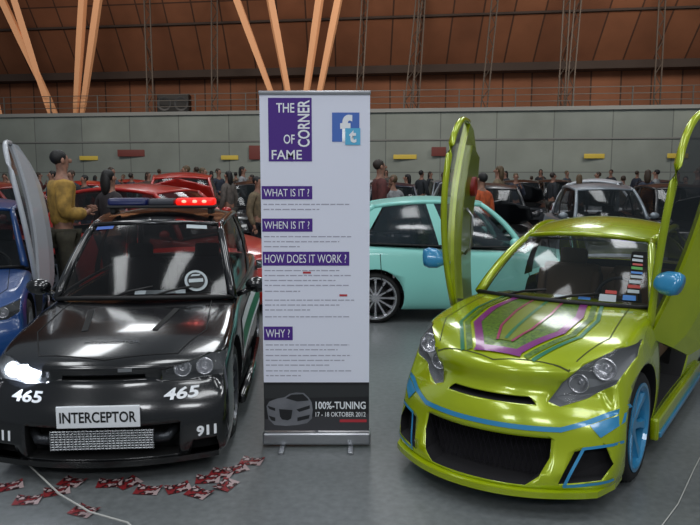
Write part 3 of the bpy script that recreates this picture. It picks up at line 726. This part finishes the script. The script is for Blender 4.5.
for i, (px, py, rz) in enumerate(fl_pos):
    x, y = floor_at(px, py)
    if flyer0 is None:
        v, f = grid(lambda a, b: Vector(((a-.5)*.125, (b-.5)*.095, .003+.012*((a-.5)**2)*4*(b))), 6, 6)
        o = mk('flyer', v, f, flm, None, True, False); flyer0 = o
    else:
        o = flyer0.copy(); C.objects.link(o)
    o.location = (x, y, .001); o.rotation_euler = (0, 0, rz)
    top(o, 'red and white printed flyer lying on the concrete floor', 'flyer', 'flyers scattered on the floor')
rpts = [floor_at(*p) for p in ((-40, 425), (0, 447), (25, 466), (60, 500), (90, 518), (128, 529), (160, 560))]
rope = tube('barrier_rope', [(x, y, .03) for x, y in rpts], .005, mat('rope_white', (170, 170, 165), .7)); top(rope, 'thin white barrier cord lying across the floor by flyers', 'rope')
rpts = [floor_at(*p) for p in ((652, 540), (678, 505), (694, 470), (720, 420))]
rope = tube('barrier_rope', [(x, y, .006) for x, y in rpts], .003, MATS['rope_white']); top(rope, 'thin white barrier cord beside the lime coupe', 'rope')
# =================================================================== PEOPLE
def skin_mesh(pts, edges, radii, lev=1):
    me = D.meshes.new('sk'); me.from_pydata(pts, edges, []); o = D.objects.new('sk', me); C.objects.link(o)
    md = o.modifiers.new('k', 'SKIN'); md.use_smooth_shade = True
    for i, r in enumerate(radii):
        sv = me.skin_vertices[0].data[i]; sv.radius = (r if isinstance(r, tuple) else (r, r)); sv.use_root = (i == 0)
    s = o.modifiers.new('s', 'SUBSURF'); s.levels = lev; s.render_levels = lev
    m2 = evalmesh(o); D.objects.remove(o)
    d = ([v.co.copy() for v in m2.vertices], [tuple(p.vertices) for p in m2.polygons]); D.meshes.remove(m2); return d
PC = {}
def person_parts(pose, loose=.02):
    if (pose, loose) in PC: return PC[(pose, loose)]
    J = {'pel': (0, 0, .95), 'spi': (0, 0, 1.15), 'che': (0, -.01, 1.33), 'nb': (0, 0, 1.45), 'nk': (0, -.01, 1.53), 'h0': (0, -.025, 1.60), 'h1': (0, -.02, 1.67), 'h2': (0, -.01, 1.735)}
    st_ = .05 if pose == 'walking' else 0
    for s, n in ((1, 'r'), (-1, 'l')):
        J['sh'+n] = (s*.175, 0, 1.41)
        if pose in ('relaxed', 'walking'): J['el'+n] = (s*.24, .03+s*st_, 1.14); J['wr'+n] = (s*.25, -.07+s*2*st_, .92); J['pa'+n] = (s*.245, -.10+s*2*st_, .85)
        elif pose == 'reading': J['el'+n] = (s*.23, .04, 1.13); J['wr'+n] = (s*.12, -.22, 1.13); J['pa'+n] = (s*.07, -.28, 1.16)
        else:
            if s > 0: J['el'+n] = (s*.26, -.05, 1.17); J['wr'+n] = (s*.15, -.22, 1.38); J['pa'+n] = (s*.11, -.22, 1.45)
            else: J['el'+n] = (s*.24, .03, 1.14); J['wr'+n] = (s*.23, -.08, .92); J['pa'+n] = (s*.22, -.1, .85)
        J['hi'+n] = (s*.085, 0, .90); J['kn'+n] = (s*.10, -.02-s*1.8*st_, .50); J['an'+n] = (s*.105, .02-s*3.4*st_, .09); J['to'+n] = (s*.12, -.15-s*3.4*st_, .035)
    R = {'pel': (.14, .10), 'spi': (.13, .095), 'che': (.16, .11), 'nb': .07, 'nk': .048, 'h0': (.06, .073), 'h1': (.07, .085), 'h2': (.048, .058)}
    for n in 'rl': R.update({'sh'+n: .062, 'el'+n: .045, 'wr'+n: .028, 'pa'+n: (.034, .018), 'hi'+n: .088, 'kn'+n: .058, 'an'+n: .038, 'to'+n: .032})
    E = [('pel', 'spi'), ('spi', 'che'), ('che', 'nb'), ('nb', 'nk'), ('nk', 'h0'), ('h0', 'h1'), ('h1', 'h2')]
    for n in 'rl': E += [('nb', 'sh'+n), ('sh'+n, 'el'+n), ('el'+n, 'wr'+n), ('wr'+n, 'pa'+n), ('pel', 'hi'+n), ('hi'+n, 'kn'+n), ('kn'+n, 'an'+n), ('an'+n, 'to'+n)]
    def sub(keys, grow):
        ks = list(keys); ix = {k: i for i, k in enumerate(ks)}
        ed = [(ix[a], ix[b]) for a, b in E if a in ix and b in ix]
        rr = []
        for k in ks:
            r = R[k]; rr.append(tuple(x+grow for x in r) if isinstance(r, tuple) else r+grow)
        return skin_mesh([J[k] for k in ks], ed, rr)
    bd = [sub(list(J.keys()), 0)]
    for s, n in ((1, 'r'), (-1, 'l')):
        pa = Vector(J['pa'+n]); d = (pa-Vector(J['wr'+n])).normalized(); side = Vector((0, 1, 0)) if pose in ('relaxed', 'walking') else Vector((0, 0, 1)); side = (side-d*side.dot(d)).normalized()
        cur = d.cross(side)*(-s)
        for k, (o_, l) in enumerate(((-.028, .062), (-.009, .072), (.010, .068), (.027, .052))):
            b0 = pa+side*o_+d*.005; bd.append(tubedata([b0, b0+d*l*.5+cur*.006, b0+d*l*.8+cur*.02, b0+d*l*.95+cur*.035], [.009, .0085, .008, .006], 6))
        b0 = pa-side*.025-d*.03; bd.append(tubedata([b0, b0-side*.025+d*.025+cur*.01, b0-side*.03+d*.05+cur*.02], [.011, .01, .007], 6))
    bd.append(ell((0, -.106, 1.655), (.012, .02, .022), 8, 6))
    for s in (1, -1): bd.append(ell((s*.076, -.015, 1.655), (.012, .02, .03), 8, 6))
    top_ = sub(['pel', 'spi', 'che', 'nb', 'shr', 'elr', 'wrr', 'shl', 'ell', 'wrl'], loose)
    tr = sub(['pel', 'hir', 'knr', 'anr', 'hil', 'knl', 'anl'], .014)
    sho = [ell((s*.112, -.06-s*3.4*st_, .045), (.048, .135, .048), 12, 8) for s in (1, -1)]
    eyes = [ell((s*.03, -.096, 1.675), (.009, .005, .005), 8, 6) for s in (1, -1)]
    mouth = [ell((0, -.096, 1.615), (.018, .006, .004), 8, 4)]
    def hairf(long):
        q = [ell((0, .014, 1.69), (.079, .088, .076), 16, 10)]
        if long: q.append(ell((0, .06, 1.60), (.085, .05, .15), 14, 10))
        return q
    PC[(pose, loose)] = (bd, top_, tr, sho, eyes, mouth, hairf); return PC[(pose, loose)]
MESHC = {}
def person(label, loc, yaw, h, pose, shirt, trousers, hair, skin=(160, 116, 96), long=False, group=None, loose=.02, wide=.86):
    bd, tp, tr, sho, eyes, mouth, hairf = person_parts(pose, loose)
    e = empty('person', label, 'person', loc, yaw, group); k = h/1.76; e.scale = (k*wide, k*.95, k)
    def part(name, data, m):
        kk_ = (name, pose, loose, m.name, long, len(data), tuple(data[0][0][0]))
        if kk_ not in MESHC:
            o = multi(name, data, m, None, True); MESHC[kk_] = o.data
        else: o = D.objects.new(name, MESHC[kk_]); C.objects.link(o)
        o.parent = e; return o
    mm = lambda n, c, r=.8: mat(n+'_%d_%d_%d' % c, c, r, noise=.25, nscale=14)
    part('body', bd, mm('skin', skin, .6)); part('jacket', [tp], mm('cloth', shirt)); part('trousers', [tr], mm('cloth', trousers))
    for q in sho: part('shoe', [q], mm('leather', (24, 22, 22)))
    yw = (yaw+math.pi) % (2*math.pi)-math.pi
    if abs(yw) < math.pi/2+.3:
        for q in eyes: part('eye', [q], INK)
        part('mouth', mouth, mm('lip', (130, 80, 72)))
    part('hair', hairf(long), mm('hair', hair, .6))
    return e
DK = (30, 32, 40); BR = (44, 32, 24); BKH = (18, 16, 16); JEAN = (44, 52, 72)
person('person in loose mustard sweater and dark olive trousers by black car', (-3.08, 7.5, 0), math.radians(125), 1.86, 'reading', (178, 140, 66), (64, 60, 46), BKH, loose=.042, wide=.92)
person('person with long dark hair in a dark top', (-2.72, 7.95, 0), math.radians(150), 1.66, 'relaxed', (44, 38, 42), DK, BKH, long=True)
cn = lambda c: 'dark' if sum(c) < 190 else ('orange' if c[0] > 150 and c[2] < 50 else ('red' if c[0] > 1.8*c[1] else 'light brown' if c[0] > c[2]+15 else 'grey'))
act = {'relaxed': 'standing near show cars', 'phone': 'raising one hand near cars', 'reading': 'holding both hands in front', 'walking': 'walking between cars'}
SH = [(34, 36, 44), (30, 32, 38), (60, 44, 40), (100, 92, 86), (44, 50, 66), (90, 40, 38), (120, 104, 80), (50, 50, 56), (36, 40, 46), (70, 76, 88), (150, 150, 152)]
spots = [(379, 10.4), (393, 11.2), (481, 9.9), (498, 14.2), (407, 17), (421, 20.3), (443, 18.7), (452, 14.5), (515, 17.6), (531, 20.2), (552, 18.0), (578, 15.8), (597, 20.5), (622, 15.6), (646, 14.8), (655, 20), (676, 19.5), (684, 10.6), (697, 14.2),
    (62, 19.5), (73, 14.0), (86, 14.2), (108, 20), (113, 14.8), (132, 19.6), (149, 20.2), (187, 14.6), (197, 20.3), (204, 15.6), (219, 19), (229, 12.4), (243, 13.2), (252, 20), (258, 10.9), (22, 12.8), (6, 19.6), (40, 21.4), (54, 13.4), (96, 24.5), (124, 25), (160, 25.5), (182, 26), (212, 25), (236, 26), (386, 25), (430, 26), (470, 25), (505, 26), (540, 25.5), (566, 26), (610, 25.5), (636, 26)]
def blocked(x, y):
    for ox, oy, a, W, L in OBB:
        dx, dy = x-ox, y-oy; lx = dx*math.cos(a)+dy*math.sin(a); ly = -dx*math.sin(a)+dy*math.cos(a)
        if abs(lx) < W+.42 and -.4 < ly < L+.4: return True
    return any(math.hypot(x-a, y-b) < .75 for a, b in PP)
PP = [(-3.08, 7.5), (-2.72, 7.95)]
rnd = random.Random(5)
for i, (px, y) in enumerate(spots):
    n = 0
    x = (px-350)/700*(y*.992+.1)
    while blocked(x, y) and n < 60: y += .2; x = (px-350)/700*(y*.992+.1); n += 1
    if blocked(x, y): continue
    PP.append((x, y))
    ps = ['relaxed', 'walking', 'phone', 'reading'][rnd.randrange(4)]; sc = SH[rnd.randrange(len(SH))]
    if px == 481: sc = (190, 84, 40)
    person('person in %s jacket %s' % (cn(sc), act[ps]), (x, y, 0), math.radians(rnd.uniform(-180, 180)), rnd.uniform(1.56, 1.84), ps, sc, [DK, JEAN, (60, 56, 50)][rnd.randrange(3)], [BR, BKH, (60, 44, 30), (96, 76, 50)][rnd.randrange(4)], long=rnd.random() < .4, group='visitors between the cars')
# =================================================================== HALL
def structure(o): o['kind'] = 'structure'; return o
fm = D.materials.new('concrete_floor'); fm.use_nodes = True; nt = fm.node_tree; b = nt.nodes['Principled BSDF']
tc = nt.nodes.new('ShaderNodeTexCoord'); n1 = nt.nodes.new('ShaderNodeTexNoise'); n1.inputs['Scale'].default_value = .5; n1.inputs['Detail'].default_value = 8
n2 = nt.nodes.new('ShaderNodeTexNoise'); n2.inputs['Scale'].default_value = 25; n2.inputs['Detail'].default_value = 4
mxn = nt.nodes.new('ShaderNodeMath'); mxn.operation = 'ADD'; hf = nt.nodes.new('ShaderNodeMath'); hf.operation = 'MULTIPLY'; hf.inputs[1].default_value = .5
cr = nt.nodes.new('ShaderNodeValToRGB'); cr.color_ramp.elements[0].color = srgb((84, 88, 89)); cr.color_ramp.elements[1].color = srgb((116, 120, 121)); cr.color_ramp.elements[0].position = .3; cr.color_ramp.elements[1].position = .7
nt.links.new(tc.outputs['Object'], n1.inputs['Vector']); nt.links.new(tc.outputs['Object'], n2.inputs['Vector'])
nt.links.new(n1.outputs['Fac'], mxn.inputs[0]); nt.links.new(n2.outputs['Fac'], mxn.inputs[1]); nt.links.new(mxn.outputs[0], hf.inputs[0]); nt.links.new(hf.outputs[0], cr.inputs[0]); nt.links.new(cr.outputs[0], b.inputs['Base Color'])
b.inputs['Roughness'].default_value = .36
structure(mk('floor', [(-45, -12, 0), (45, -12, 0), (45, 60, 0), (-45, 60, 0)], [(0, 1, 2, 3)], fm, None, False, False))
wallm = brickmat('concrete_panels', (138, 148, 144), (130, 140, 138), (104, 112, 110), 3.0, 1.75, .03)
brown = brickmat('timber_cladding', (154, 100, 70), (138, 88, 62), (84, 56, 42), 1.7, 5.0, .05)
def wy(x): return 40-.15*x
def wallquad(name, x0, x1, pf, zf, m, d=0):
    vs = [(x0, wy(x0)+pf[0], zf[0]), (x1, wy(x1)+pf[0], zf[0]), (x1, wy(x1)+pf[1], zf[1]), (x0, wy(x0)+pf[1], zf[1])]
    o = mk(name, vs, [(0, 1, 2, 3)], m, None, False, False)
    uv = o.data.uv_layers.new(name='UVMap'); L = math.hypot(pf[1]-pf[0], zf[1]-zf[0])
    for i, c in enumerate(((0, 0), (x1-x0, 0), (x1-x0, L), (0, L))): uv.data[i].uv = c
    return structure(o)
GZ = 5.2
wallquad('wall_back', -40, 40, (0, 0), (0, GZ), wallm)
wallquad('trim_1', -40, 40, (0, 5), (GZ, GZ), mat('gallery_slab', (120, 122, 122), .8))
wallquad('wall_gallery', -40, 40, (5, 5), (GZ, 8.2), brown)
wallquad('ceiling', -40, 40, (5, -9), (8.2, 22), brown)
def wbeam(name, z, yo, h, t, m):
    x0, x1 = -40, 40
    vs = [(x, wy(x)+yo+dy, z+dz) for x in (x0, x1) for dy, dz in ((0, 0), (t, 0), (t, h), (0, h))]
    return structure(mk(name, vs, [(0, 1, 2, 3), (4, 5, 6, 7), (0, 1, 5, 4), (1, 2, 6, 5), (2, 3, 7, 6), (3, 0, 4, 7)], m, None, False))
wbeam('trim_2', GZ-.15, -.15, .2, .3, mat('capping', (130, 134, 134), .8))
wbeam('trim_3', 7.7, 3.6, .45, 1.2, mat('dark_ledge', (60, 48, 42), .8))
wbeam('trim_4', 3.5, -.06, .08, .06, mat('wall_line', (110, 114, 114), .8))
wbeam('trim_5', 10.6, 2.2, .12, .3, MATS['dark_ledge'])
rl = []
for z in (GZ+.35, GZ+.7, GZ+1.05): rl.append(([(x, wy(x)+.2+dy, z+dz) for x in (-40, 40) for dy, dz in ((0, 0), (.05, 0), (.05, .04), (0, .04))], [(0, 1, 2, 3), (4, 5, 6, 7), (0, 1, 5, 4), (1, 2, 6, 5), (2, 3, 7, 6), (3, 0, 4, 7)]))
for i in range(27): x = -39+i*3; rl.append(boxdata((.06, .06, 1.05), (x, wy(x)+.22, GZ+.55)))
top(multi('gallery_railing', rl, mat('rail_steel', (86, 82, 78), .6)), 'grey steel gallery railing above the concrete wall', 'railing')
TAN = mat('strut_tan_glow', (212, 160, 122), .6, emit=(200, 138, 92), es=.22)  # tan steel; weak emission stands in for warm light falling on the struts
def px2(px, py, Y): t = Y; return ((px-350)/700*t, 1.6+(175-py)/700*t)
for (xb, yb, xt, yt) in ((43, 112, -12, -20), (36, 112, 4, -20), (64, 112, 86, -20), (71, 112, 104, -20), (279, 104, 230, -22), (292, 104, 268, -22), (304, 104, 326, -22), (316, 104, 346, -22), (-20, 112, -50, -20)):
    x0, z0 = px2(xb, yb, 41); z0 = GZ; x1, z1 = px2(xt, yt, 39)
    a = Vector((x0, wy(x0)+1.0, z0)); c = Vector((x1, wy(x1)-1.8, z1)); c2 = a+(c-a)*1.15
    v, f = tubedata([a, a.lerp(c2, .08), a.lerp(c2, .5), c2], [.14, .19, .25, .24], 4)
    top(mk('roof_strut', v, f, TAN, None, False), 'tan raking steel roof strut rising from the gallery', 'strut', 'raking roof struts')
TR = mat('truss_steel', (84, 74, 66), .6, .3)
def lattice(x, y, z0, z1, w=.34):
    parts = []
    for dx in (-w/2, w/2): parts.append(boxdata((.07, .07, z1-z0), (dx, 0, (z0+z1)/2)))
    n = int((z1-z0)/.55)
    for i in range(n):
        za = z0+(z1-z0)*i/n; zb = z0+(z1-z0)*(i+1)/n; s = 1 if i % 2 else -1
        parts.append(tubedata([(-s*w/2, 0, za), (s*w/2, 0, zb)], .026, 4))
    o = multi('roof_truss', parts, TR); o.location = (x, y, 0); return top(o, 'slender steel lattice mast rising from the gallery', 'truss', 'lattice masts')
tr0 = None
for px, tilt in ((147, 0), (214, .02), (358, .06), (413, .05), (477, .08), (547, .02), (554, .05), (631, 0), (694, .03), (405, .1)):
    x = (px-350)/700*41
    if tr0 is None: tr0 = lattice(x, wy(x)+.8, GZ, 15); o = tr0
    else: o = tr0.copy(); C.objects.link(o); o.location = (x-GZ*tilt, wy(x)+.8, 0)
    o.rotation_euler = (0, tilt, 0)
YEL = mat('sign_yellow', (190, 170, 70), .5)
for px, w in ((70, 1.1), (225, 1.0), (292, 1.2), (405, 1.3), (585, 1.1), (660, 1.1)):
    x, z = px2(px, 157, 39); o = box('wall_sign', (w, .06, .25), (x, wy(x)-.1, z), YEL, None, .02); top(o, 'small yellow sign fixed on the concrete wall', 'sign', 'yellow wall signs')
for (px, w, h_) in ((252, .7, .8), (438, .8, .5), (118, 1.6, .4)):
    x, z = px2(px, 152, 39); o = box('wall_sign', (w, .06, h_), (x, wy(x)-.12, z), mat('sign_dark_red', (100, 44, 40), .6), None, .02); top(o, 'dark red notice fixed on the concrete wall', 'sign')
x, z = px2(170, 100, 41)
sp = box('loudspeaker', (1.9, .8, 1.15), (x, wy(x)+1.3, GZ+.6), DARK, None, .06); top(sp, 'black loudspeaker cabinet standing on the gallery', 'loudspeaker')
for dx in (-.5, .5):
    v, f = revdata([(0, .05), (.25, .02), (.38, -.03), (.42, -.03)], 20, 'y', (x+dx, wy(x)+.9, GZ+.6)); mk('speaker_cone', v, f, mat('cone_grey', (40, 42, 46), .5), sp)
# =================================================================== LIGHTS
def area(x, y, z, sx, sy, pw_, col=(1, .97, .92), rx=0):
    l = D.lights.new('hall_and_fill_light', 'AREA'); l.shape = 'RECTANGLE'; l.size = sx; l.size_y = sy; l.energy = pw_; l.color = col
    o = D.objects.new('hall_and_fill_light', l); C.objects.link(o); o.location = (x, y, z); o.rotation_euler = (rx, 0, 0); return o
for x in (-6, 0, 6):
    for y in (-3, 4, 12, 20): area(x, y, 10, 1.6, 4.0, 170, (.95, .98, 1))
for x in (-7, 0, 7): area(x, -8, 7.5, 3, 1.5, 190, (.95, .97, 1), math.radians(58))  # added front fill behind the camera, brightens the banner and upright surfaces
for x in (-14, 0, 14): area(x, 30, 11, 6, 3, 780, (1, .88, .76), math.radians(50))
sl = D.lights.new('headlamp_beam', 'SPOT'); sl.energy = 25; sl.spot_size = 1.2; sl.color = (.85, .92, 1); so = D.objects.new('headlamp_beam', sl); C.objects.link(so)
so.parent = bc; so.location = (-.42, .0, .56); so.rotation_euler = (math.radians(-82)+math.pi, 0, 0)
w = D.worlds.new('hall_world'); bpy.context.scene.world = w; w.use_nodes = True
w.node_tree.nodes['Background'].inputs[0].default_value = (.56, .63, .70, 1); w.node_tree.nodes['Background'].inputs[1].default_value = .27
try: bpy.context.scene.view_settings.view_transform = 'Standard'
except Exception: pass
# =================================================================== CAMERA
cam = D.cameras.new('camera'); co = D.objects.new('camera', cam); C.objects.link(co); bpy.context.scene.camera = co
cam.sensor_width = 36; cam.lens = 36; co.location = (0, 0, 1.6); co.rotation_euler = (math.radians(90-7.125), 0, 0)
cam.clip_end = 200
